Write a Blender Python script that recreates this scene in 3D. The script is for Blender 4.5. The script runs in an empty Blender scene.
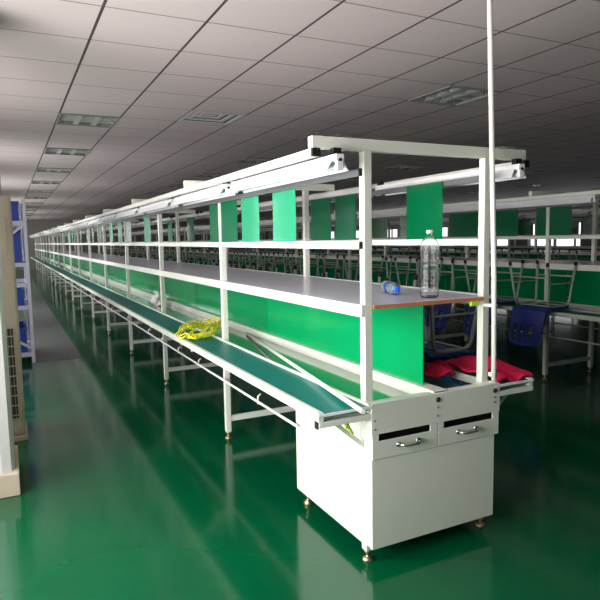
import bpy, bmesh, math, random
from mathutils import Vector, Matrix
random.seed(7)
S = bpy.context.scene
COL = S.collection
PI = math.pi

# ------------------------------------------------------------------ materials
def srgb(r, g, b):
    f = lambda c: (c/255/12.92) if c/255 <= .04045 else ((c/255+.055)/1.055)**2.4
    return (f(r), f(g), f(b), 1)
MATS = {}
def mat(name, col, rough=.5, metal=0, noise=0, nscale=8, trans=0, alpha=1, ior=1.45, bump=0, bscale=40, spec=.5, coat=0):
    m = bpy.data.materials.new(name); m.use_nodes = True
    nt = m.node_tree; b = nt.nodes['Principled BSDF']
    b.inputs['Base Color'].default_value = col
    b.inputs['Roughness'].default_value = rough
    b.inputs['Metallic'].default_value = metal
    b.inputs['IOR'].default_value = ior
    b.inputs['Specular IOR Level'].default_value = spec
    b.inputs['Transmission Weight'].default_value = trans
    b.inputs['Coat Weight'].default_value = coat
    tc = nt.nodes.new('ShaderNodeTexCoord')
    if noise:
        n = nt.nodes.new('ShaderNodeTexNoise'); n.inputs['Scale'].default_value = nscale; n.inputs['Detail'].default_value = 5
        nt.links.new(tc.outputs['Object'], n.inputs['Vector'])
        mx = nt.nodes.new('ShaderNodeMix'); mx.data_type = 'RGBA'
        mx.inputs[6].default_value = tuple(c*(1-noise) for c in col[:3])+(1,)
        mx.inputs[7].default_value = tuple(min(1, c*(1+noise)) for c in col[:3])+(1,)
        nt.links.new(n.outputs['Fac'], mx.inputs[0]); nt.links.new(mx.outputs[2], b.inputs['Base Color'])
    if bump:
        n2 = nt.nodes.new('ShaderNodeTexNoise'); n2.inputs['Scale'].default_value = bscale
        nt.links.new(tc.outputs['Object'], n2.inputs['Vector'])
        bp = nt.nodes.new('ShaderNodeBump'); bp.inputs['Strength'].default_value = bump; bp.inputs['Distance'].default_value = .01
        nt.links.new(n2.outputs['Fac'], bp.inputs['Height']); nt.links.new(bp.outputs['Normal'], b.inputs['Normal'])
    MATS[name] = m
    return m
WHITE = mat('powder_coat', srgb(226, 230, 218), .38, noise=.03)
ALU = mat('aluminium', (.62, .63, .64, 1), .35, .7)
DARKM = mat('grey_steel', srgb(120, 124, 126), .4, .5)
BELT = mat('belt_teal', srgb(16, 122, 116), .42, noise=.12, nscale=3)
BLACK = mat('black_plastic', srgb(18, 18, 18), .5)
SHELF = mat('shelf_laminate', srgb(222, 222, 238), .22, noise=.05)
WOOD = mat('particle_board', srgb(188, 128, 84), .7, noise=.2, nscale=60)
GREEN = mat('green_panel', srgb(0, 150, 86), .16, noise=.06, nscale=2)
DECK = mat('stainless_deck', srgb(150, 165, 152), .09, .75, bump=.03, bscale=3)
LAMPW = mat('lamp_enamel', srgb(240, 240, 242), .3)
TUBE = mat('lamp_tube', srgb(240, 242, 244), .2)
CHROME = mat('chrome', (.75, .76, .78, 1), .12, 1)
BRASS = mat('brass', (.55, .42, .25, 1), .35, .9)
BLUE = mat('blue_plastic', srgb(26, 48, 140), .32)
RED = mat('red_cloth', srgb(238, 26, 84), .9, noise=.25, nscale=40, bump=.6, bscale=120)
YEL = mat('yellow_cable', srgb(244, 236, 52), .45)
LIME = mat('lime_plastic', srgb(190, 225, 60), .5)
CHAIRT = mat('chair_tube', srgb(176, 186, 176), .35, .3)
PVC = mat('white_pvc', srgb(236, 234, 226), .35)
BEIGE = mat('beige_enamel', srgb(176, 164, 146), .45, noise=.04)
GRILLE = mat('dark_grille', srgb(48, 44, 42), .6)
WALLM = mat('wall_paint', srgb(150, 145, 142), .8, noise=.03)
COLM = mat('column_paint', srgb(205, 203, 203), .6, noise=.05)
MATG = mat('grey_mat', srgb(86, 92, 92), .45, noise=.08)
LAV = mat('rack_enamel', srgb(200, 200, 214), .4)
BIN = mat('blue_bin', srgb(34, 66, 160), .45)
PET = mat('clear_bottle', (.99, .99, 1, 1), .09, trans=1, ior=1.33)
PETB = mat('bluish_bottle', (.75, .88, 1, 1), .05, trans=.85, ior=1.33)
BCAP = mat('blue_cap', srgb(30, 110, 250), .4)
BLABEL = mat('blue_label', srgb(40, 70, 150), .5)
LOUV = mat('louvre_metal', (.9, .93, .9, 1), .3, .6)
TILT = mat('troffer_mirror', (.8, .84, .8, 1), .12, .9)

def green_sheet(name, c, rough, trl):
    m = bpy.data.materials.new(name); m.use_nodes = True; nt = m.node_tree
    b = nt.nodes['Principled BSDF']; b.inputs['Base Color'].default_value = c; b.inputs['Roughness'].default_value = rough
    t = nt.nodes.new('ShaderNodeBsdfTranslucent'); t.inputs[0].default_value = c
    mx = nt.nodes.new('ShaderNodeMixShader'); mx.inputs[0].default_value = trl
    nt.links.new(b.outputs[0], mx.inputs[1]); nt.links.new(t.outputs[0], mx.inputs[2])
    nt.links.new(mx.outputs[0], nt.nodes['Material Output'].inputs[0])
    return m
SHEET = green_sheet('green_film', srgb(0, 118, 70), .16, .3)
SHEETL = green_sheet('pale_green_film', srgb(70, 196, 150), .14, .45)

def floor_mat():
    m = bpy.data.materials.new('floor_epoxy'); m.use_nodes = True; nt = m.node_tree
    b = nt.nodes['Principled BSDF']; tc = nt.nodes.new('ShaderNodeTexCoord')
    n = nt.nodes.new('ShaderNodeTexNoise'); n.inputs['Scale'].default_value = .8; n.inputs['Detail'].default_value = 6
    nt.links.new(tc.outputs['Object'], n.inputs['Vector'])
    r = nt.nodes.new('ShaderNodeValToRGB')
    r.color_ramp.elements[0].position = .3; r.color_ramp.elements[0].color = srgb(0, 68, 40)
    r.color_ramp.elements[1].position = .75; r.color_ramp.elements[1].color = srgb(2, 86, 50)
    nt.links.new(n.outputs['Fac'], r.inputs[0]); nt.links.new(r.outputs[0], b.inputs['Base Color'])
    b.inputs['Roughness'].default_value = .13
    n2 = nt.nodes.new('ShaderNodeTexNoise'); n2.inputs['Scale'].default_value = 2.5; n2.inputs['Detail'].default_value = 3
    nt.links.new(tc.outputs['Object'], n2.inputs['Vector'])
    bp = nt.nodes.new('ShaderNodeBump'); bp.inputs['Strength'].default_value = .12; bp.inputs['Distance'].default_value = .01
    nt.links.new(n2.outputs['Fac'], bp.inputs['Height']); nt.links.new(bp.outputs['Normal'], b.inputs['Normal'])
    return m
def ceil_mat():
    m = bpy.data.materials.new('ceiling_tiles'); m.use_nodes = True; nt = m.node_tree
    b = nt.nodes['Principled BSDF']; b.inputs['Roughness'].default_value = .75
    tc = nt.nodes.new('ShaderNodeTexCoord'); sp = nt.nodes.new('ShaderNodeSeparateXYZ')
    nt.links.new(tc.outputs['Object'], sp.inputs[0])
    def M(op, a, bb=None, **k):
        n = nt.nodes.new('ShaderNodeMath'); n.operation = op
        for i, v in enumerate((a, bb)):
            if v is None: continue
            if isinstance(v, (int, float)): n.inputs[i].default_value = v
            else: nt.links.new(v, n.inputs[i])
        return n.outputs[0]
    def line(o, off, w):
        f = M('FRACT', M('DIVIDE', M('ADD', o, off), .6))
        d = M('ABSOLUTE', M('SUBTRACT', f, .5))
        return M('GREATER_THAN', d, .5-w/.6/2)
    lx = line(sp.outputs[0], .82+60, .018); ly = line(sp.outputs[1], -.2+60, .013)
    mask = M('MAXIMUM', lx, M('MULTIPLY', ly, .7))
    n = nt.nodes.new('ShaderNodeTexNoise'); n.inputs['Scale'].default_value = 90
    nt.links.new(tc.outputs['Object'], n.inputs['Vector'])
    r = nt.nodes.new('ShaderNodeMix'); r.data_type = 'RGBA'
    r.inputs[6].default_value = srgb(192, 180, 178); r.inputs[7].default_value = srgb(210, 198, 196)
    nt.links.new(n.outputs['Fac'], r.inputs[0])
    mx = nt.nodes.new('ShaderNodeMix'); mx.data_type = 'RGBA'
    nt.links.new(mask, mx.inputs[0]); nt.links.new(r.outputs[2], mx.inputs[6]); mx.inputs[7].default_value = srgb(60, 56, 56)
    nt.links.new(mx.outputs[2], b.inputs['Base Color'])
    return m
def pane_mat():
    m = bpy.data.materials.new('window_glass'); m.use_nodes = True; nt = m.node_tree
    nt.nodes.remove(nt.nodes['Principled BSDF'])
    t = nt.nodes.new('ShaderNodeBsdfTransparent'); g = nt.nodes.new('ShaderNodeBsdfGlossy'); g.inputs['Roughness'].default_value = .02
    mx = nt.nodes.new('ShaderNodeMixShader'); mx.inputs[0].default_value = .06
    nt.links.new(t.outputs[0], mx.inputs[1]); nt.links.new(g.outputs[0], mx.inputs[2])
    nt.links.new(mx.outputs[0], nt.nodes['Material Output'].inputs[0])
    return m
FLOORM, CEILM, PANE = floor_mat(), ceil_mat(), pane_mat()

# ------------------------------------------------------------------ mesh helpers
class MB:
    def __init__(s): s.bm = bmesh.new()
    def box(s, x0, x1, y0, y1, z0, z1, bev=0):
        r = bmesh.ops.create_cube(s.bm, size=1)
        c = Vector(((x0+x1)/2, (y0+y1)/2, (z0+z1)/2))
        for v in r['verts']:
            v.co = Vector((v.co.x*abs(x1-x0), v.co.y*abs(y1-y0), v.co.z*abs(z1-z0)))+c
        if bev:
            es = {e for v in r['verts'] for e in v.link_edges}
            bmesh.ops.bevel(s.bm, geom=list(es), offset=bev, segments=2, affect='EDGES', profile=.5)
        return s
    def bar(s, a, b, w, h=None, up=(0, 0, 1)):
        h = h or w; a = Vector(a); b = Vector(b); d = (b-a); L = d.length; d.normalize()
        u = Vector(up)
        if abs(d.dot(u)) > .98: u = Vector((0, 1, 0))
        x = d.cross(u).normalized(); z = x.cross(d)
        M = Matrix((x, d, z)).transposed()
        r = bmesh.ops.create_cube(s.bm, size=1)
        for v in r['verts']:
            v.co = M @ Vector((v.co.x*w, v.co.y*L, v.co.z*h))+(a+b)/2
        return s
    def tube(s, pts, r, n=8, closed=False, cap=True, radii=None):
        pts = [Vector(p) for p in pts]; N = len(pts); rings = []
        prev = None
        for i, p in enumerate(pts):
            if closed: t = pts[(i+1) % N]-pts[i-1]
            else: t = pts[min(i+1, N-1)]-pts[max(i-1, 0)]
            if t.length < 1e-9: t = Vector((0, 0, 1))
            t.normalize()
            if prev is None:
                q = Vector((0, 0, 1)) if abs(t.z) < .9 else Vector((1, 0, 0))
                x = t.cross(q).normalized()
            else:
                x = prev-t*prev.dot(t)
                x = x.normalized() if x.length > 1e-6 else t.orthogonal().normalized()
            prev = x; y = t.cross(x); rr = radii[i] if radii else r
            rings.append([s.bm.verts.new(p+(x*math.cos(2*PI*k/n)+y*math.sin(2*PI*k/n))*rr) for k in range(n)])
        for i in range(N if closed else N-1):
            a, b = rings[i], rings[(i+1) % N]
            for k in range(n):
                f = s.bm.faces.new((a[k], a[(k+1) % n], b[(k+1) % n], b[k])); f.smooth = True
        if cap and not closed:
            s.bm.faces.new(list(reversed(rings[0]))); s.bm.faces.new(rings[-1])
        return s
    def lathe(s, prof, n=24, M=None, cap=True):
        M = M or Matrix()
        rings = [[s.bm.verts.new(M @ Vector((r*math.cos(2*PI*k/n), r*math.sin(2*PI*k/n), z))) for k in range(n)] for r, z in prof]
        for a, b in zip(rings, rings[1:]):
            for k in range(n):
                f = s.bm.faces.new((a[k], a[(k+1) % n], b[(k+1) % n], b[k])); f.smooth = True
        if cap:
            s.bm.faces.new(list(reversed(rings[0]))); s.bm.faces.new(rings[-1])
        return s
    def prism(s, poly, axis, a, b):
        # poly in the two remaining axes, extruded along axis from a to b
        def P(u, v, w): return {'x': (w, u, v), 'y': (u, w, v), 'z': (u, v, w)}[axis]
        A = [s.bm.verts.new(P(u, v, a)) for u, v in poly]; B = [s.bm.verts.new(P(u, v, b)) for u, v in poly]
        n = len(poly)
        for k in range(n): s.bm.faces.new((A[k], A[(k+1) % n], B[(k+1) % n], B[k]))
        s.bm.faces.new(list(reversed(A))); s.bm.faces.new(B)
        return s
    def build(s, name, m, parent=None, loc=None):
        bmesh.ops.recalc_face_normals(s.bm, faces=s.bm.faces)
        me = bpy.data.meshes.new(name); s.bm.to_mesh(me); s.bm.free()
        for mm in (m if isinstance(m, (list, tuple)) else [m]): me.materials.append(mm)
        o = bpy.data.objects.new(name, me); COL.objects.link(o)
        if parent: o.parent = parent
        if loc: o.location = loc
        return o
def tag(o, label, cat, group=None, kind=None):
    o['label'] = label; o['category'] = cat
    if group: o['group'] = group
    if kind: o['kind'] = kind
    return o
def thing(name, loc, label, cat, group=None, rot=(0, 0, 0)):
    o = bpy.data.objects.new(name, None); COL.objects.link(o); o.empty_display_size = .05
    o.location = loc; o.rotation_euler = rot
    return tag(o, label, cat, group)
def struct(o): o['kind'] = 'structure'; return o
KIDS = {}
def kids(o): return [c for c in bpy.data.objects if c.parent == o]
def snapshot(o): return (o, [snapshot(c) for c in kids(o)])
def copy_tree(snap, parent=None):
    src, ch = snap
    c = src.copy(); COL.objects.link(c)
    if parent: c.parent = parent
    for k in ch: copy_tree(k, c)
    return c
def inst(src, parent, loc=(0, 0, 0)):
    c = src.copy(); COL.objects.link(c); c.parent = parent; c.location = loc; return c
def ordinal(i): return ['first', 'second', 'third', 'fourth', 'fifth', 'sixth', 'seventh', 'eighth', 'ninth', 'tenth', 'eleventh', 'twelfth', 'thirteenth', 'fourteenth', 'fifteenth', 'sixteenth', 'seventeenth', 'eighteenth', 'nineteenth', 'twentieth'][i]

# ------------------------------------------------------------------ camera
cx, cy, cz, yaw, pit, rol, f = -1.3912, -2.1668, 1.4865, .4604, .1044, -.018, 587.5
F = Vector((math.sin(yaw)*math.cos(pit), math.cos(yaw)*math.cos(pit), -math.sin(pit)))
R = Vector((math.cos(yaw), -math.sin(yaw), 0)); U = R.cross(F)
R2 = R*math.cos(rol)+U*math.sin(rol); U2 = -R*math.sin(rol)+U*math.cos(rol)
cam = bpy.data.cameras.new('camera'); co = bpy.data.objects.new('camera', cam); COL.objects.link(co)
Mx = Matrix((R2, U2, -F)).transposed().to_4x4(); Mx.translation = (cx, cy, cz); co.matrix_world = Mx
cam.sensor_fit = 'HORIZONTAL'; cam.sensor_width = 36; cam.lens = 36*f/600; cam.clip_start = .05; cam.clip_end = 200
S.camera = co

# ------------------------------------------------------------------ room
X0, X1, Y0, Y1, H = -2.3, 16.4, -6.2, 34.6, 2.8
struct(MB().box(X0-.2, X1+.2, Y0-.2, Y1+.2, -.1, 0).build('floor', FLOORM))
# troffer cells
gx0, gy0 = -.82, .2
tro_cells = []
for j, xc in enumerate((0, 5, 10, 15, 20, 25)):
    for k in range(14):
        cyi = 3+k*4          # 2.0, 4.4, 6.8 ... in 0.6 cells from y=0.2
        if j == 0 and k == 0: continue
        tro_cells.append((xc, cyi))
vent_cells = [(2, 6)]
holes = set(tro_cells) | set(vent_cells)
bm = bmesh.new(); vs = {}
def V(i, j):
    if (i, j) not in vs: vs[(i, j)] = bm.verts.new((gx0+i*.6, gy0+j*.6, H))
    return vs[(i, j)]
for i in range(-3, 30):
    for j in range(-11, 59):
        if (i, j) in holes: continue
        bm.faces.new((V(i, j), V(i, j+1), V(i+1, j+1), V(i+1, j)))
me = bpy.data.meshes.new('ceiling'); bm.to_mesh(me); bm.free(); me.materials.append(CEILM)
ce = bpy.data.objects.new('ceiling', me); COL.objects.link(ce); struct(ce)

WN = [0]
def wall_windows(name, axis, pos, thick, a0, a1, ops, z0, z1, m=WALLM, sky=None):
    """wall in plane axis=pos (thickness away), from a0..a1 along the other axis; ops = [(s,e)]"""
    mb = MB()
    def bx(u0, u1, w0, w1):
        p0, p1 = sorted((pos, pos+thick))
        if axis == 'x': mb.box(p0, p1, u0, u1, w0, w1)
        else: mb.box(u0, u1, p0, p1, w0, w1)
    if ops:
        bx(a0, a1, 0, z0); bx(a0, a1, z1, H)
        e = a0
        for s_, t_ in ops: bx(e, s_, z0, z1); e = t_
        bx(e, a1, z0, z1)
    else: bx(a0, a1, 0, H)
    struct(mb.build(name, m))
    for s_, t_ in ops:
        WN[0] += 1
        fr = MB(); pm = pos+thick*.5; w = .045; zt = z1-.42
        def fb(u0, u1, w0, w1, d=.05):
            if axis == 'x': fr.box(pm-d/2, pm+d/2, u0, u1, w0, w1)
            else: fr.box(u0, u1, pm-d/2, pm+d/2, w0, w1)
        fb(s_, t_, z0, z0+w); fb(s_, t_, z1-w, z1); fb(s_, s_+w, z0+w, z1-w); fb(t_-w, t_, z0+w, z1-w)
        fb(s_+w, t_-w, zt-.03, zt+.03)
        c = (s_+t_)/2; fb(c-.03, c+.03, z0+w, zt-.03); 
        fo = struct(fr.build('window_%d' % WN[0], WALLM if axis == 'z' else LAV))
        g = MB()
        if axis == 'x': g.box(pm-.003, pm+.003, s_+w, t_-w, z0+w, z1-w)
        else: g.box(s_+w, t_-w, pm-.003, pm+.003, z0+w, z1-w)
        g.build('pane', PANE, fo)
        # sky portal in the opening; with sky strengths given, an added area lamp
        ld = bpy.data.lights.new('window_area_light', 'AREA'); ld.shape = 'RECTANGLE'
        ld.size = t_-s_; ld.size_y = z1-z0; ld.cycles.is_portal = sky is None
        if sky: ld.energy = PI*ld.size*ld.size_y*sky[ops.index((s_, t_))]; ld.color = (1, .97, .95)
        lo = bpy.data.objects.new('window_area_light', ld); COL.objects.link(lo)
        n = Vector((-1 if thick > 0 else 1, 0, 0)) if axis == 'x' else Vector((0, -1 if thick > 0 else 1, 0))
        lo.rotation_euler = n.to_track_quat('-Z', 'Y').to_euler()
        lo.location = (pos+thick*1.15, c, (z0+z1)/2) if axis == 'x' else (c, pos+thick*1.05, (z0+z1)/2)
wall_windows('wall_left', 'x', X0, -.2, Y0, Y1, [(-1.65, 1.5), (2.3, 4.4), (6.2, 8.4), (11, 13.4), (17, 19.4), (24, 26.4), (30, 32.4)], .6, 2.12, sky=(17, 8, 9, 9, 9, 9, 9))  # added lamps outside these unseen windows, far stronger than the sky
wall_windows('wall_right', 'x', X1, .2, Y0, Y1, [(-1+3.2*k, -1+3.2*k+2.3) for k in range(11)], 1.0, 2.35)
wall_windows('wall_back', 'y', Y0, -.2, X0, X1, [(-1.9, -.7)], .85, 2.3)
wall_windows('wall_far', 'y', Y1, .2, X0, X1, [], 0, 0)
# column with beige baseboard against the left edge of the aisle
c = struct(MB().box(X0, -1.425, 1.60, 2.1, 0, H, .07).build('column', COLM))
struct(MB().box(X0, -1.405, 1.58, 2.12, 0, .14, .006).build('baseboard_column', BEIGE))
# painted grey walkway
struct(MB().box(-1.15, -.6, 5.8, 16.5, 0, .003).build('floor_walkway', MATG))

# ceiling troffers
tro = thing('ceiling_light', (0, 0, H), 'recessed square ceiling light', 'ceiling light', 'recessed louvre lights in the ceiling')
mb = MB()
mb.box(0, .6, 0, .02, -.012, .01).box(0, .6, .58, .6, -.012, .01).box(0, .02, .02, .58, -.012, .01).box(.58, .6, .02, .58, -.012, .01)
mb.build('frame', WALLM, tro)
mb = MB(); mb.box(.0, .6, 0, .6, .09, .1).box(0, .01, 0, .6, .01, .09).box(.59, .6, 0, .6, .01, .09).box(0.01, .59, 0, .01, .01, .09).box(.01, .59, .59, .6, .01, .09)
mb.build('housing', TILT, tro)
mb = MB()
for k in range(3):
    u = .02+(k+.5)*.56/3
for k in range(1, 3):
    y = .02+.56*k/3
    mb.prism([(y-.012, .0), (y+.012, 0), (y+.003, .05), (y-.003, .05)], 'x', .02, .58)
    mb.prism([(y-.03, .0), (y+.03, 0), (y+.004, .05), (y-.004, .05)], 'y', .02, .58)
mb.build('louvre', LOUV, tro)
for k in range(3):
    MB().tube([(.02+.56*(k+.5)/3, .03, .065), (.02+.56*(k+.5)/3, .57, .065)], .013, 8).build('lamp_tube', TUBE, tro)
sn = snapshot(tro)
names = {0: 'above the left aisle', 5: 'above the right-hand side of the near line', 10: 'above the second line', 15: 'above the third line', 20: 'above the fourth line', 25: 'nearest the window wall'}
first = True
for (i, j) in tro_cells:
    k = (j-3)//4
    o = tro if first else copy_tree(sn); first = False
    o.location = (gx0+i*.6, gy0+j*.6, H)
    if k-(1 if i == 0 else 0) < 4:
        o['label'] = 'square louvre light %s, %s from near end' % (names[i], ordinal(k-(1 if i == 0 else 0)))
    else:
        o['label'] = 'distant recessed louvre light %s, beyond the fourth' % names[i]
        o['group'] = 'distant louvre lights ' + names[i]
# vent
vt = thing('ceiling_vent', (gx0+vent_cells[0][0]*.6, gy0+vent_cells[0][1]*.6, H), 'pale square air diffuser in the ceiling tiles left of the near line', 'air vent')
mb = MB(); mb.box(0, .6, 0, .6, .05, .06).box(0, .004, 0, .6, 0, .05).box(.596, .6, 0, .6, 0, .05).box(0, .6, 0, .004, 0, .05).box(0, .6, .596, .6, 0, .05); mb.build('backing', DARKM, vt)
mb = MB()
for r_, z in ((.3, 0), (.22, .012), (.14, .024)):
    w = .05
    for (a, b, c_, d) in ((-r_, r_, -r_, -r_+w), (-r_, r_, r_-w, r_), (-r_, -r_+w, -r_+w, r_-w), (r_-w, r_, -r_+w, r_-w)):
        mb.box(.3+a, .3+b, .3+c_, .3+d, z, z+.01)
mb.box(.24, .36, .24, .36, .03, .04)
mb.build('diffuser_blade', COLM, vt)

# ------------------------------------------------------------------ assembly line
W, WB, SP, HT, HR, HS, HB = .7253, .262, 1.9132, 1.904, 1.452, 1.187, .75
NB = 17
LEN = NB*SP
T = .04
def make_line():
    root = thing('assembly_line', (0, 0, 0), 'long white steel assembly line nearest the camera, two drawers at its end', 'assembly line')
    # posts (A side x=0..T, B side x=W-T..W), feet, beams, stretchers
    zb = HT-.05
    pa = MB().box(0, T, 0, T, .05, zb, .003).build('post', WHITE, root)
    ft = MB().lathe([(.006, 0), (.026, 0), (.026, .008), (.012, .016), (.008, .018), (.008, .035), (.016, .036), (.016, .05)], 14).build('levelling_foot', BRASS, root, (T/2, T/2, 0))
    bmz = MB().box(-.248, W+.23, 0, T, HT-.05, HT, .003).build('crossbeam', WHITE, root)
    st = MB().box(T, W-T, .005, .035, .13, .17, .002).build('stretcher', WHITE, root)
    br = MB().box(-WB+.02, 0, .005, .035, HB-.062, HB-.024, .002).bar((-.17, .02, HB-.055), (.0, .02, HB-.2), .02).build('belt_bracket', WHITE, root)
    br2 = MB().box(W, W+WB-.02, .005, .035, HB-.062, HB-.024, .002).bar((W+.17, .02, HB-.055), (W, .02, HB-.2), .02).build('belt_bracket', WHITE, root)
    sb = MB().box(T, W-T, .005, .035, HS-.055, HS-.02, .002).build('shelf_bearer', WHITE, root, (0, SP, 0))
    for k in range(NB+1):
        y = k*SP
        if k:
            inst(pa, root, (0, y, 0)); inst(bmz, root, (0, y, 0)); inst(br, root, (0, y, 0)); inst(br2, root, (0, y, 0)); (inst(sb, root, (0, y, 0)) if k > 1 else None)
            inst(st, root, (0, y, 0)); inst(ft, root, (T/2, y+T/2, 0))
        inst(pa, root, (W-T, y, 0)); inst(ft, root, (W-T/2, y+T/2, 0))
    # leg extra feet of the cabinet's rear
    # rails along the line: high outer tube, lamp rail, middle rail
    for s_ in (0, 1):
        mx = (lambda a, b: (a, b)) if s_ == 0 else (lambda a, b: (W-b, W-a))
        x = mx(-.248, -.213)
        MB().box(x[0], x[1], .01, LEN, HT-.083, HT-.05, .002).build('top_rail', WHITE, root)
        MB().box(x[0]-.001, x[1]+.001, -.004, .012, HT-.084, HT-.05).build('end_cap', BLACK, root)
        x = mx(.006, .034)
        for zz, nm, m in ((1.765, 'lamp_rail', DARKM), (HR, 'middle_rail', WHITE)):
            for k in range(NB):
                MB().box(x[0], x[1], k*SP+T, (k+1)*SP, zz-.014, zz+.014, .001).build(nm, m, root) if k == 0 and False else None
            MB().box(mx(-.012, 0)[0] if s_ == 0 else x[0], mx(-.012, 0)[1] if s_ == 0 else x[1], .03, LEN, zz-.014, zz+.014).build(nm, m, root) if False else None
        # lamp rail and middle rail clipped on the outer face of the posts
        xo = mx(-.014, -.0005)
        MB().box(xo[0], xo[1], .02, LEN, 1.75, 1.78).build('lamp_rail', DARKM, root)
        MB().box(xo[0], xo[1], .02, LEN, HR-.017, HR+.017).build('middle_rail', WHITE, root)
        for zz in (1.765, HR):
            MB().box(xo[0]-.001, xo[1], .012, .021, zz-.016, zz+.016).build('end_cap', BLACK, root)
        # belt deck: outer rail, belt, inner rail
        ya, yb = -.045, LEN
        x = mx(-WB, -.236); MB().box(x[0], x[1], ya, yb, HB-.036, HB+.004, .002).build('belt_rail', WHITE, root)
        x = mx(-.236, -.014); MB().box(x[0], x[1], ya, yb, HB-.02, HB-.002).build('conveyor_belt', BELT, root)
        x = mx(-.014, -.001); MB().box(x[0], x[1], ya, yb, HB-.03, HB+.01, .002).build('belt_rail', WHITE, root)
        x = mx(-WB-.002, -.001); MB().box(x[0], x[1], ya-.006, ya, HB-.014, HB-.001, .001).build('end_roller_trim', LAMPW, root)
        x = mx(-WB+.0, -.002); MB().box(x[0], x[1], ya-.004, ya+.03, HB-.062, HB-.037, .002).build('end_crossbar', WHITE, root)
        x = mx(-WB-.004, -WB); MB().box(x[0], x[1], ya-.001, ya+.031, HB-.067, HB-.036).build('end_cap', BLACK, root)
        # pull rod with hangers under the belt
        xr = -.03 if s_ == 0 else W+.03
        MB().tube([(xr, .655, .466), (xr, LEN, .466)], .008, 8).build('conduit_rod', PVC, root)
        hk = MB().tube([(xr, 0, .45), (xr, 0, .5), (xr+(.02 if s_ == 0 else -.02), 0, .515)], .006, 6).build('rod_clip', PVC, root, (0, 1.2, 0))
        for k in range(1, 30): inst(hk, root, (0, 1.2+k*.64, 0))
    # near-side leg brace under belt
    # inner deck, centre channel, partitions
    MB().box(T+.002, .352, -.02, LEN, .705, .712).build('tray_deck', DECK, root)
    MB().box(.432, W-T-.002, -.02, LEN, .705, .712).build('tray_deck', BELT, root)
    MB().box(.352, .432, -.035, LEN, .66, .765, .003).build('centre_channel', WHITE, root)
    MB().box(.36, .424, -.0385, -.035, .725, .76).build('end_cap', BLACK, root)
    pp = MB().box(.386, .392, 0, SP-.01, .765, HS-.018).build('partition_panel', GREEN, root, (0, .086, 0))
    for k in range(1, NB): inst(pp, root, (0, .086+k*SP, 0))
    # shelf
    MB().box(T+.003, W-T-.003, -.01, LEN, HS-.018, HS).build('shelf_board', WOOD, root)
    MB().box(T+.003, W-T-.003, -.009, LEN, HS, HS+.0015).build('shelf_surface', SHELF, root)
    for s_ in (0, 1):
        a = (-.018, -.0005) if s_ == 0 else (W+.0005, W+.018)
        MB().box(a[0], a[1], .0, LEN, HS-.05, HS+.004, .002).build('shelf_rail', WHITE, root)
        for k in range(NB):
            a2 = (0.0, T+.003) if s_ == 0 else (W-T-.003, W)
            MB().box(a2[0], a2[1], k*SP+T+.001, (k+1)*SP-.001, HS-.018, HS+.001).build('shelf_edge_strip', SHELF, root)
    MB().box(W-.0, W+.016, -.012, 0, HS-.052, HS-.012).build('end_cap', BLACK, root)
    # ---------------- end cabinet
    DZ = .08
    mb = MB()
    mb.box(.0, .004, .041, .716, DZ, HB-.07).box(W-.004, W, .041, .716, DZ, HB-.07)
    mb.box(.004, W-.004, .712, .716, DZ, .70).box(.004, W-.004, -.03, .712, DZ, DZ+.01)
    mb.build('cabinet_side', WHITE, root)
    yf = -.05
    MB().box(.003, W+.002, yf+.004, yf+.012, DZ, .497, .001).build('cabinet_front', WHITE, root)
    MB().box(.004, .03, yf+.012, -.001, DZ, .49).box(W-.03, W-.002, yf+.012, -.001, DZ, .49).build('corner_leg', WHITE, root)
    # drawer box: upper panel, sides, ledge
    dbx = .757
    mb = MB()
    mb.box(.0, dbx, yf, yf+.006, .615, .757, .0015)
    mb.box(.0, .004, yf+.006, .0-.001, .46, .757).box(dbx-.004, dbx, yf+.006, .04, .50, .757).box(W+.001, dbx-.004, .036, .04, .5, .757)
    mb.box(.0, dbx, yf+.006, -.001, .752, .757)
    mb.build('drawer_housing', WHITE, root)
    for (a, b, nm) in ((.004, .366, 'left'), (.371, .752, 'right')):
        mb = MB()
        s0, s1 = a+.033, b-.04
        mb.box(a, b, yf+.001, yf+.007, .50, .582, .001)
        mb.box(a, s0, yf+.001, yf+.007, .582, .6145).box(s1, b, yf+.001, yf+.007, .582, .6145)
        d = mb.build('drawer', WHITE, root)
        MB().box(a+.01, b-.01, -.012, -.004, .505, .61).build('slot_dark_plate', BLACK, d)  # black plate behind the finger slot, shade of the recess as colour
        hx = a+(.195 if nm == 'left' else .175)
        pts = []
        for q in range(13):
            t = q/12; u = -.055+.11*t; e = min(t, 1-t)
            pts.append((hx+u, yf-.004-.03*min(1, math.sin(min(e*5, 1)*PI/2)), .552))
        MB().tube(pts, .007, 8).build('handle', CHROME, d)
        mb = MB()
        for u in (-.055, .055):
            mb.lathe([(.013, 0), (.013, .004), (.009, .007)], 12, Matrix.Translation((hx+u, yf+.001, .552)) @ Matrix.Rotation(PI/2, 4, 'X'))
        mb.build('handle_boss', CHROME, d)
    for (x, z, r_) in ((.368, .727, .012), (.722, .723, .012)):
        MB().lathe([(r_, 0), (r_, .004), (r_*.7, .007)], 14, Matrix.Translation((x, yf, z)) @ Matrix.Rotation(PI/2, 4, 'X')).build('drawer_lock', GRILLE, root)
    for (x, z) in ((.016, .68), (.016, .64), (.368, .69), (.368, .65), (.722, .69), (.722, .665)):
        MB().lathe([(.005, 0), (.005, .003), (.003, .005)], 8, Matrix.Translation((x, yf, z)) @ Matrix.Rotation(PI/2, 4, 'X')).build('screw', DARKM, root)
    for (x, y) in ((.04, .66), (W-.04, .66)):
        inst(ft, root, (x, y, 0)).scale = (1, 1, 1.6)
    return root
L1 = make_line()
sn = snapshot(L1)
LX = [0, 3.46, 6.92, 10.38]
LYO = [0, .09, .12, .1]
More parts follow.
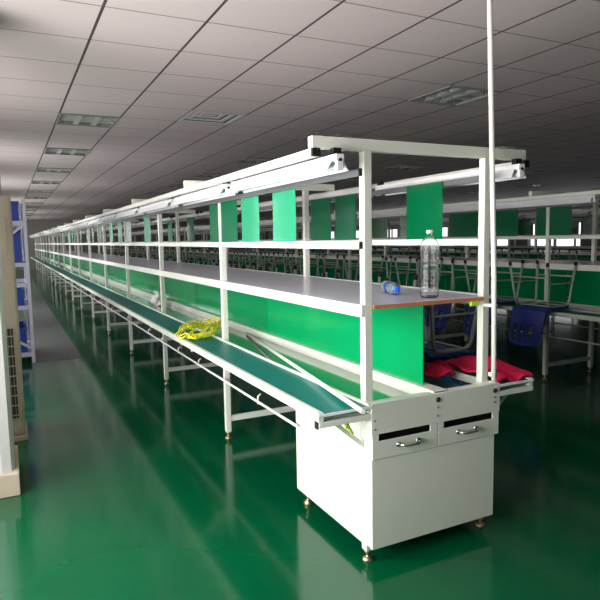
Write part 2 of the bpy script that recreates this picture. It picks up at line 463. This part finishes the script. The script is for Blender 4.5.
for n in (1, 2, 3):
    o = copy_tree(sn); o.location = (LX[n], LYO[n], 0)
    o['label'] = ['', 'second long assembly line, blue upturned chairs along its near belt', 'third assembly line, seen through the second one',
                  'farthest assembly line, closest to the bright windows'][n]

# ------------------------------------------------------------------ lamps under the beams
def make_lamp():
    r = thing('fluorescent_light', (0, 0, 0), 'lamp', 'fluorescent light', 'batten lights hung along the lines')
    L = 1.24
    MB().box(-.022, .022, 0, L, .028, .066, .004).build('housing', LAMPW, r)
    # reflector: wings sloping down from the housing
    mb = MB()
    t = .002
    for s_ in (-1, 1):
        poly = [(s_*.02, .034), (s_*.03, .03), (s_*.052, -.016), (s_*.056, -.018), (s_*.055, -.012), (s_*.033, .034), (s_*.02, .038)]
        mb.prism(poly, 'y', .02, L-.02)
    mb.build('reflector', LAMPW, r)
    MB().tube([(0, .045, .0), (0, L-.045, .0)], .013, 10).build('tube', TUBE, r)
    mb = MB()
    for y in (.0, L-.02): mb.box(-.016, .016, y, y+.02, -.02, .028, .003).tube([(0, y+.01, 0), (0, y+(.045 if y == 0 else -.025), 0)], .014, 10)
    mb.build('lamp_holder', LAMPW, r)
    MB().lathe([(.009, 0), (.009, .003)], 10, Matrix.Translation((0, 0, .035)) @ Matrix.Rotation(PI/2, 4, 'X')).build('cable_hole', BLACK, r)
    MB().box(-.02, .02, .02, .05, .066, .100).build('hanger', BLACK, r); MB().box(-.02, .02, L-.05, L-.02, .066, .100).build('hanger', BLACK, r)
    return r
lamp = make_lamp(); lamp.scale = (.92, 1, .78); sn = snapshot(lamp); first = True
lname = ['near', 'second', 'third', 'farthest']
for n in range(4):
    for s_ in (0, 1):
        if n == 3 and s_ == 1: continue
        x = (-.152 if s_ == 0 else W+.14)+LX[n]
        side = 'left' if s_ == 0 else 'right'
        for k in range(24):
            o = lamp if first else copy_tree(sn); first = False
            o.location = (x, -.06+k*1.345+LYO[n], HT-.05-.078-.0005)
            if n < 3 and k < 5:
                o['label'] = 'white batten light on the %s side of the %s line, %s from its near end' % (side, lname[n], ordinal(k))
                o['group'] = 'batten lights on the %s line' % lname[n]
            else:
                o['label'] = 'small receding batten light far along the %s side of the %s line' % (side, lname[n])
                o['group'] = 'far batten lights on the %s side of the %s line' % (side, lname[n])

# ------------------------------------------------------------------ green sheets hung on the lamp rail
def sheet(x, y0, y1, m, label, z1=1.776, fold=False, nm='green_sheet'):
    mb = MB(); n = 10; top = z1; bot = HR+.017 if x < 10 else HR
    A = []
    for k in range(n+1):
        t = k/n; y = y0+(y1-y0)*t
        dx = .0007*math.sin(t*4+y0*3)
        A.append((x+dx, y))
    th = .0022
    v = []
    for (xx, yy) in A:
        v.append([mb.bm.verts.new((xx-th/2, yy, bot+.002)), mb.bm.verts.new((xx-th/2+.002, yy, (bot+top)/2)), mb.bm.verts.new((xx-th/2, yy, top)),
                  mb.bm.verts.new((xx+th/2, yy, top)), mb.bm.verts.new((xx+th/2+.002, yy, (bot+top)/2)), mb.bm.verts.new((xx+th/2, yy, bot+.002))])
    for a, b in zip(v, v[1:]):
        for k in range(6): mb.bm.faces.new((a[k], a[(k+1) % 6], b[(k+1) % 6], b[k]))
    mb.bm.faces.new(v[0]); mb.bm.faces.new(list(reversed(v[-1])))
    o = mb.build(nm, m)
    return tag(o, label, 'green sheet', 'green sheets hung along the lines')
xa, xb = .008, W-.008
GS = [
    (xa, .69, .99, SHEETL, 'pale translucent green sheet nearest the camera on left rail of near line'),
    (xa, 1.2, 1.5, SHEETL, 'pale green sheet hanging second from camera on left rail of near line'),
    (xa, 1.58, 2.18, SHEET, 'wide glossy green sheet crossed by second frame on left rail of near line'),
    (xa, 4.25, 4.56, SHEETL, 'fourth green sheet along left rail of near line'),
    (xa, 5.33, 5.75, SHEET, 'fifth green sheet along left rail of near line, darker and wider'),
    (xa, 5.97, 6.28, SHEETL, 'sixth green sheet along left rail of near line'),
    (xa, 6.75, 6.98, SHEETL, 'seventh narrow green sheet along left rail of near line'),
    (xb, .345, .66, SHEET, 'flat dark green sheet hanging above the standing clear bottle'),
    (xb, 1.22, 1.5, SHEET, 'green sheet on right rail of near line, just left of the near front post'),
    (xb, 1.56, 1.87, SHEET, 'green sheet on right rail of near line, beside the second right post'),
    (xb, 5.02, 5.34, SHEET, 'green sheet far along the right rail of the near line, third from camera frame'),
    (xb, 6.1, 6.34, SHEETL, 'farthest pale green sheet on the right rail of the near line'),
]
for i, (x, y0, y1, m, l) in enumerate(GS): sheet(x, y0, y1, m, l)
for k in range(9):
    y = 7.9+k*.95+random.uniform(-.2, .2)
    o = sheet(xa, y, y+.28, random.choice((SHEET, SHEETL)), 'tiny distant green sheet toward the far end of the near line')
    o['group'] = 'distant green sheets on the near line'
SH2 = [(1.75, 2.04), (2.05, 2.17), (2.41, 2.76), (3.0, 3.5), (4.1, 4.5), (4.8, 5.3), (5.9, 6.2), (6.9, 7.4), (8.3, 8.7), (10, 10.4), (12, 12.4), (1.3, 1.42)]
for i, (y0, y1) in enumerate(SH2):
    w = ['square dark green sheet just right of the post on the second line', 'narrow dark green strip just left of the square sheet on the second line',
         'green sheet on the second line immediately right of the white conduit'][i] if i < 3 else \
        'narrow green strip hanging rightmost on the second line' if i == 11 else '%s green sheet along the left rail of the second line' % ordinal(i)
    sheet(LX[1]+.008, y0, y1, SHEET, w)
for n in (2, 3):
    for k in range(9):
        y = 3.6+k*1.7+random.uniform(-.3, .3); w = random.choice((.28, .35, .45))
        o = sheet(LX[n]+.008, y, y+w, SHEET, 'dark green sheet hung on the %s line, partly hidden by nearer lines' % lname[n])
        o['group'] = 'green sheets on the %s line' % lname[n]

# ------------------------------------------------------------------ chairs (built upright, back towards -x, origin at floor)
def rounded_path(pts, r, n=5):
    out = [Vector(pts[0])]
    for a, b, c in zip(pts, pts[1:], pts[2:]):
        a, b, c = Vector(a), Vector(b), Vector(c)
        p = b+(a-b).normalized()*r; q = b+(c-b).normalized()*r
        for k in range(n+1):
            t = k/n; out.append(p.lerp(b, t).lerp(b.lerp(q, t), t))
    out.append(Vector(pts[-1])); return out
def make_chair():
    r = thing('plastic_chair', (0, 0, 0), 'chair', 'chair')
    sh = .415
    for s_ in (-1, 1):
        yb_, yf_ = s_*.19, s_*.222
        MB().tube(rounded_path([(.19, yf_, .02), (.145, yb_, sh), (-.135, yb_, sh), (-.195, yf_, .02)], .055), .0115, 8).build('leg_frame', CHAIRT, r)
        for xf, xs in ((.19, .145), (-.195, -.135)):
            MB().tube([(xf, yf_, 0), (xf+(xs-xf)*.07, yf_+(yb_-yf_)*.07, .035)], .015, 8).build('foot_cap', BLACK, r)
    mb = MB()
    mb.build('seat_pad', BLUE, r) if False else mb.bm.free()
    for xx, zz in ((.177, .14), (-.178, .14)):
        yy = .222-.032*zz/sh
        MB().tube([(xx, -yy, zz), (xx, yy, zz)], .008, 6).build('stretcher', CHAIRT, r)
    for xx in (.1, -.09):
        MB().tube([(xx, -.19, sh), (xx, .19, sh)], .009, 6).build('seat_bearer', CHAIRT, r)
    for s_ in (-1, 1):
        MB().tube([(.168, s_*.207, .2), (-.166, s_*.207, .2)], .008, 6).build('stretcher', CHAIRT, r)
    # seat shell: shallow dished
    mb = MB(); N = 10; top = []; bot = []
    for i in range(N+1):
        ru, rd = [], []
        for j in range(N+1):
            u = -1+2*i/N; v = -1+2*j/N
            k = math.sqrt(max(0, 1-.30*v*v*u*u)); x = .01+.2*u*k; y = .205*v*k
            z = .442+.016*(u*u+v*v)*.5-(.03 if u > .9 else 0)
            ru.append(mb.bm.verts.new((x, y, z))); rd.append(mb.bm.verts.new((x, y, z-.012)))
        top.append(ru); bot.append(rd)
    for i in range(N):
        for j in range(N):
            mb.bm.faces.new((top[i][j], top[i+1][j], top[i+1][j+1], top[i][j+1])).smooth = True
            mb.bm.faces.new((bot[i][j], bot[i][j+1], bot[i+1][j+1], bot[i+1][j])).smooth = True
    for k in range(N):
        mb.bm.faces.new((top[k][0], bot[k][0], bot[k+1][0], top[k+1][0])); mb.bm.faces.new((top[k][N], top[k+1][N], bot[k+1][N], bot[k][N]))
        mb.bm.faces.new((top[0][k], top[0][k+1], bot[0][k+1], bot[0][k])); mb.bm.faces.new((top[N][k], bot[N][k], bot[N][k+1], top[N][k+1]))
    mb.build('seat', BLUE, r)
    # backrest: curved sheet with slots in two rows
    mb = MB(); NU, NV = 17, 16; g = {}
    slots = lambda i, j: (j in (7, 8, 9, 10) and i in (3, 4, 7, 8, 9-1, 11, 12, 13-1)) or (j in (12, 13) and i in (3, 4, 7, 8, 11, 12))
    def bp(i, j, o):
        u = -1+2*i/NU; v = j/NV
        wd = .2*(1-.18*max(0, v-.6)/.4*1.0-.1*(1-v)*0)
        x = -.19-.085*v+.03*u*u-o; z = .44+.36*v-(.03*u*u*v*v)
        return (x, wd*u, z)
    def gv(i, j, o):
        if (i, j, o) not in g: g[(i, j, o)] = mb.bm.verts.new(bp(i, j, .008 if o else 0))
        return g[(i, j, o)]
    solid = {(i, j) for i in range(NU) for j in range(NV) if not slots(i, j)}
    for (i, j) in solid:
        mb.bm.faces.new((gv(i, j, 0), gv(i+1, j, 0), gv(i+1, j+1, 0), gv(i, j+1, 0))).smooth = True
        mb.bm.faces.new((gv(i, j, 1), gv(i, j+1, 1), gv(i+1, j+1, 1), gv(i+1, j, 1))).smooth = True
        for (di, dj, a, b) in ((-1, 0, (i, j), (i, j+1)), (1, 0, (i+1, j), (i+1, j+1)), (0, -1, (i, j), (i+1, j)), (0, 1, (i, j+1), (i+1, j+1))):
            if (i+di, j+dj) not in solid:
                mb.bm.faces.new((gv(*a, 0), gv(*b, 0), gv(*b, 1), gv(*a, 1)))
    mb.build('backrest', BLUE, r)
    return r
chair = make_chair(); sn = snapshot(chair); first = True
SEATTOP = .459
def put_chair(x, y, flip, rz, label, group):
    """upside down: the seat lies on the belt at z=HB"""
    global first
    o = chair if first else copy_tree(sn); first = False
    o.location = (x, y, HB+.012+SEATTOP)
    if flip == 'L': o.rotation_euler = (PI, 0, rz)       # back hangs to -x
    else: o.rotation_euler = (PI, 0, PI+rz)              # back hangs to +x
    o['label'] = label; o['group'] = group
for k in range(22):
    y = .72+.6378*k
    g0 = k < 3
    put_chair(W+.232, y, 'R', 0, ['blue upturned chair on right belt of near line, next to the red cloth', 'upturned chair just behind the first one on the right belt of near line',
              'third upturned chair on the right belt of near line'][k] if g0 else 'distant upturned chair on right belt of near line, feet showing above the shelf',
              'upturned chairs on the right belt of the near line' if g0 else 'distant upturned chairs on the right belt of the near line')
for k in range(40):
    y = 1.87+.6378*k
    rz = random.uniform(-.03, .03)
    lab = ['blue upturned chair on second line with slotted back hanging toward the aisle, rightmost in view',
           'blue upturned chair on second line partly behind the white conduit, second from right',
           'blue upturned chair on second line third from right, just left of the right end post',
           'upturned chair on second line whose feet show behind the standing clear bottle']
    put_chair(LX[1]-.232, y, 'L', rz, lab[k] if k < 4 else 'upturned blue chair far along the left belt of the second line',
              'nearest upturned chairs on the second line' if k < 4 else 'far upturned chairs on the second line')
for k in range(28):
    put_chair(LX[2]-.232, 4.3+.6378*k, 'L', 0, 'upturned chair on the third line, dim behind the second line', 'upturned chairs on the third line')

# ------------------------------------------------------------------ small things on the near line
# standing clear bottle (1.5 l)
def bottle(loc, rot, Hh, R_, glass, capm, label, name='water_bottle', bandm=None):
    r = thing(name, loc, label, 'bottle', None, rot)
    prof = []
    base = [(.0001, .006), (R_*.55, .004), (R_*.8, 0), (R_*.96, .008), (R_, .02)]
    n = 40
    z0, z1 = .02, Hh*.74
    for k in range(n+1):
        t = k/n; z = z0+(z1-z0)*t
        rr = R_*(1-.035*(.5+.5*math.cos(t*2*PI*11)))
        if .55 < t < .68: rr = R_*.93
        prof.append((rr, z))
    for k in range(1, 11):
        t = k/10; z = z1+(Hh*.19)*t
        rr = .0135+(R_-.0135)*math.cos(t*PI/2)**.8 if k < 10 else .0135
        prof.append((max(rr, .0135), z))
    prof.append((.0135, Hh*.945)); prof.append((.0165, Hh*.946)); prof.append((.0165, Hh*.955)); prof.append((.0132, Hh*.956)); prof.append((.0132, Hh*.985))
    outer = base+prof
    inner = [(max(a-.0012, .0001), b) for a, b in reversed(outer)]
    inner = [(a, max(b, .0075)) for a, b in inner]
    mb = MB(); rings = mb.lathe(outer+inner, 28, cap=False)
    mb.build('body', glass, r)
    MB().lathe([(.0001, Hh*.955), (.0155, Hh*.957), (.016, Hh*.96), (.016, Hh*1.0), (.0145, Hh*1.006), (.0001, Hh*1.007)], 20, cap=False).build('cap', capm, r)
    if bandm:
        MB().lathe([(R_*1.004, Hh*.36), (R_*1.004, Hh*.58), (R_*1.008, Hh*.58), (R_*1.008, Hh*.36), (R_*1.004, Hh*.36)], 28, cap=False).build('label_band', bandm, r)
    return r
bottle((.435, .10, HS+.0018), (0, 0, 0), .325, .045, PET, PVC, 'clear ribbed plastic bottle with white cap standing on the grey shelf')
# lying bottle: axis from (.32,.46) towards (.405,.27)
d = Vector((-.30, -.95, 0)).normalized()
q = d.to_track_quat('Z', 'Y')
b2 = bottle((.425, .46, HS+.0018+.033), q.to_euler(), .21, .032, PETB, BCAP, 'small bottle with blue label and blue cap lying on the grey shelf', bandm=BLABEL)
# yellow cable bundle
def cable(name, m, loops, r, label, cat):
    root = thing(name, (-.06, 2.0, HB), label, cat)
    for pts in loops:
        MB().tube(pts, r, 6).build('cable_loop', m, root)
    return root
def cr(pts, n=6):
    P_ = [Vector(p) for p in pts]; P_ = [P_[0]]+P_+[P_[-1]]; out = []
    for a, b, c_, d_ in zip(P_, P_[1:], P_[2:], P_[3:]):
        for k in range(n):
            t = k/n
            out.append(.5*((2*b)+(c_-a)*t+(2*a-5*b+4*c_-d_)*t*t+(-a+3*b-3*c_+d_)*t**3))
    out.append(P_[-1]); return out
loops = []
for k in range(12):
    a0 = random.uniform(-.12, .12); sc = random.uniform(.75, 1.15)
    pts = []
    ax = Vector((.55, .83, 0)); bx = Vector((-.83, .55, 0))
    n = 9; ph = random.uniform(-.5, .5)
    for i in range(n):
        t = 2*PI*i/n*.92+ph+PI
        u = math.cos(t)*.30*sc; v = math.sin(t)*(.06+.09*random.random())
        pts.append(tuple(ax*(u+.02)+bx*(v+a0*.4)+Vector((0, 0, .008+.07*random.random()*(1 if u > -.1 else .5)+.001*k))))
    loops.append(cr(pts))
cb = cable('cable_bundle', YEL, loops, .0048, 'tangle of yellow cable lying across the teal belt and tray of the near line', 'cable')
cb.location = (-.1, 2.22, HB+.005)
# white plastic pipe laid from the tray over the belt
MBp = MB().tube([(.320, 2.27, .7235), (-.143, -.205, .7865)], .0105, 12)
tag(MBp.build('plastic_pipe', PVC), 'thin white plastic pipe lying diagonally across the belt at the near end', 'pipe')
# lime tie under the belt end
tag(MB().bar((-.11, -.03, .672), (-.085, -.03, .632), .012, .012).box(-.125, -.105, -.037, -.023, .66, .69, .003).build('cable_tie', LIME), 'lime green plastic tie hanging under the left belt end', 'cable tie')
tag(MB().box(.60, .65, -.012, .004, HS-.042, HS-.0185, .004).build('plastic_clip', LIME), 'small lime green clip under the shelf by the right post', 'clip')
# crumpled clear bag on the tray
mb = MB(); bmesh.ops.create_icosphere(mb.bm, subdivisions=3, radius=.09)
for v in mb.bm.verts:
    k = 1+.35*math.sin(v.co.x*70+v.co.y*30)*math.cos(v.co.z*60+v.co.y*20); v.co = Vector((v.co.x*k*.7, v.co.y*k*1.2, max(-.06, v.co.z*k)))
tag(mb.build('plastic_bag', PVC, None, (.2, 4.9, .772)), 'crumpled white plastic bag in the tray of the near line', 'bag')
# red cloth
def cloth():
    mb = MB(); NX, NY = 40, 30; gv = []
    # outline corners on the belt plane
    a, b, c_, d_ = Vector((.50, .12)), Vector((.735, -.02)), Vector((1.03, -.03)), Vector((1.0, .34))
    for i in range(NX+1):
        row = []
        for j in range(NY+1):
            u, v = i/NX, j/NY
            x = .75+.25*u+.02*math.sin(v*9)+.03*v*u; y = -.035+.40*v*(1-.12*u)+.03*math.sin(u*8)*v
            z = .757+.012+.022*math.sin(u*9+v*4)*math.sin(v*6+u*3)**2+.05*math.exp(-((u-.5)**2*9+(v-.6)**2*9))+.018*v
            row.append(mb.bm.verts.new((x, y, z)))
        gv.append(row)
    for i in range(NX):
        for j in range(NY): mb.bm.faces.new((gv[i][j], gv[i+1][j], gv[i+1][j+1], gv[i][j+1])).smooth = True
    o = mb.build('red_cloth', RED)
    md = o.modifiers.new('thick', 'SOLIDIFY'); md.thickness = .012; md.offset = -1
    return tag(o, 'crumpled red cloth lying over the near end of the right belt', 'cloth')
cloth()
mb = MB(); gv = []; NX, NY = 24, 14
for i in range(NX+1):
    row = []
    for j in range(NY+1):
        u, v = i/NX, j/NY
        x = .445+.235*u; y = .17+.02*math.sin(u*7)+(.14+.05*u)*v; z = .768+.014+.013*math.sin(u*11+v*3)+.035*math.sin(v*PI)*(.5+.5*u)
        row.append(mb.bm.verts.new((x, y, z)))
    gv.append(row)
for i in range(NX):
    for j in range(NY): mb.bm.faces.new((gv[i][j], gv[i+1][j], gv[i+1][j+1], gv[i][j+1])).smooth = True
o = mb.build('red_cloth', RED); md = o.modifiers.new('thick', 'SOLIDIFY'); md.thickness = .014; md.offset = -1
tag(o, 'smaller red cloth left of the right end post, beside the centre channel', 'cloth')
# conduit from ceiling to line end
r = thing('cable_conduit', (.70, -.066, .78), 'thin white conduit running from the ceiling down the right end post', 'conduit')
MB().tube([(.0, .0, 0), (-.01, .0, .5), (-.05, 0, 1.42), (-.075, 0, H-.78)], .0125, 12).build('pipe', PVC, r)
MB().box(-.02, .02, -.004, .02, .02, .04, .003).box(-.02, .02, .0, .06, .36, .375, .002).build('clip', PVC, r)

# ------------------------------------------------------------------ left side: air conditioner and rack
ac = thing('air_conditioner', (-1.61, 2.85, 0), 'tall beige floor standing air conditioner with dark lower grille by left wall', 'air conditioner')
MB().box(-.27, .27, -.2, .2, .04, 1.84, .02).build('body', BEIGE, ac)
MB().box(-.28, .28, -.21, .21, 0, .04, .004).build('base', BEIGE, ac)
mb = MB()
for k in range(9): mb.box(-.215, .225, -.214, -.201, .2+k*.075, .2+k*.075+.007)
for k in range(19): mb.box(-.215+k*.0235, -.215+k*.0235+.003, -.212, -.2, .18, .86)
mb.build('grille_bars', BEIGE, ac)
MB().box(-.215, .225, -.2035, -.2005, .18, .86).build('intake_grille', GRILLE, ac)
MB().box(-.215, .225, -.206, -.2, 1.40, 1.68, .003).build('outlet_louvre', BEIGE, ac)
MB().box(-.08, .08, -.206, -.2, 1.1, 1.2, .003).build('control_panel', GRILLE, ac)

rk = thing('storage_rack', (-1.15, 5.8, 0), 'lavender white steel storage rack holding blue crates beyond the air conditioner', 'rack')
zs = (.13, .72, 1.0, 1.25, 1.76)
for x in (-.9, 0):
    for y in (0, 1.0):
        MB().box(x-.04, x, y, y+.04, 0, 2.02, .003).build('post', LAV, rk)
for z in zs:
    mb = MB(); mb.box(-.9, -.04, .0, .035, z-.05, z, .002).box(-.9, -.04, 1.005, 1.04, z-.05, z, .002).box(-.04, 0, .04, 1.0, z-.05, z, .002).box(-.94, -.9, .04, 1.0, z-.05, z, .002)
    mb.build('shelf_beam', LAV, rk)
    if z not in (1.0,): MB().box(-.9, -.04, .035, 1.005, z-.012, z, .0).build('shelf', LAV, rk)
MB().bar((-.35, .02, 1.45), (-.03, .02, 1.72), .05, .03).build('brace', LAV, rk)
MB().bar((-.5, .02, .5), (-.03, .02, .18), .04, .03).build('brace', LAV, rk)
def crate(x, y, z, w, dd, h, label):
    o = thing('blue_crate', (x, y, z), label, 'crate', 'blue crates on the storage rack')
    mb = MB(); t = .012
    mb.box(0, w, 0, t, t, h).box(0, w, dd-t, dd, t, h).box(0, t, t, dd-t, t, h).box(w-t, w, t, dd-t, t, h).box(0, w, 0, dd, 0, t)
    mb.build('body', BIN, o)
    MB().box(-.008, w+.008, -.008, 0, h-.03, h).box(-.008, w+.008, dd, dd+.008, h-.03, h).box(-.008, 0, 0, dd, h-.03, h).box(w, w+.008, 0, dd, h-.03, h).build('rim', BIN, o)
crate(-1.99, 5.86, 1.7605, .76, .8, .24, 'blue crate on the top shelf of the rack')
crate(-1.99, 5.86, 1.2505, .76, .8, .40, 'deep blue crate on the shelf below the top of the rack')
crate(-1.99, 5.86, .7205, .76, .8, .2, 'blue crate on the waist-high shelf of the rack')
crate(-1.99, 5.86, .1305, .76, .8, .3, 'blue crate on the bottom shelf of the rack')

# ------------------------------------------------------------------ world and view
w = bpy.data.worlds.new('world'); S.world = w; w.use_nodes = True
bg = w.node_tree.nodes['Background']; bg.inputs[0].default_value = (.93, .96, 1, 1); bg.inputs[1].default_value = 1.8
S.view_settings.view_transform = 'Standard'; S.view_settings.look = 'None'; S.view_settings.gamma = 1
S.view_settings.exposure = 0; S.view_settings.use_curve_mapping = False
S.cycles.use_denoising = True
S.cycles.max_bounces = 10; S.cycles.diffuse_bounces = 5; S.cycles.glossy_bounces = 5; S.cycles.transmission_bounces = 8; S.cycles.transparent_max_bounces = 10
S.cycles.sample_clamp_indirect = 8; S.cycles.caustics_reflective = False; S.cycles.caustics_refractive = False
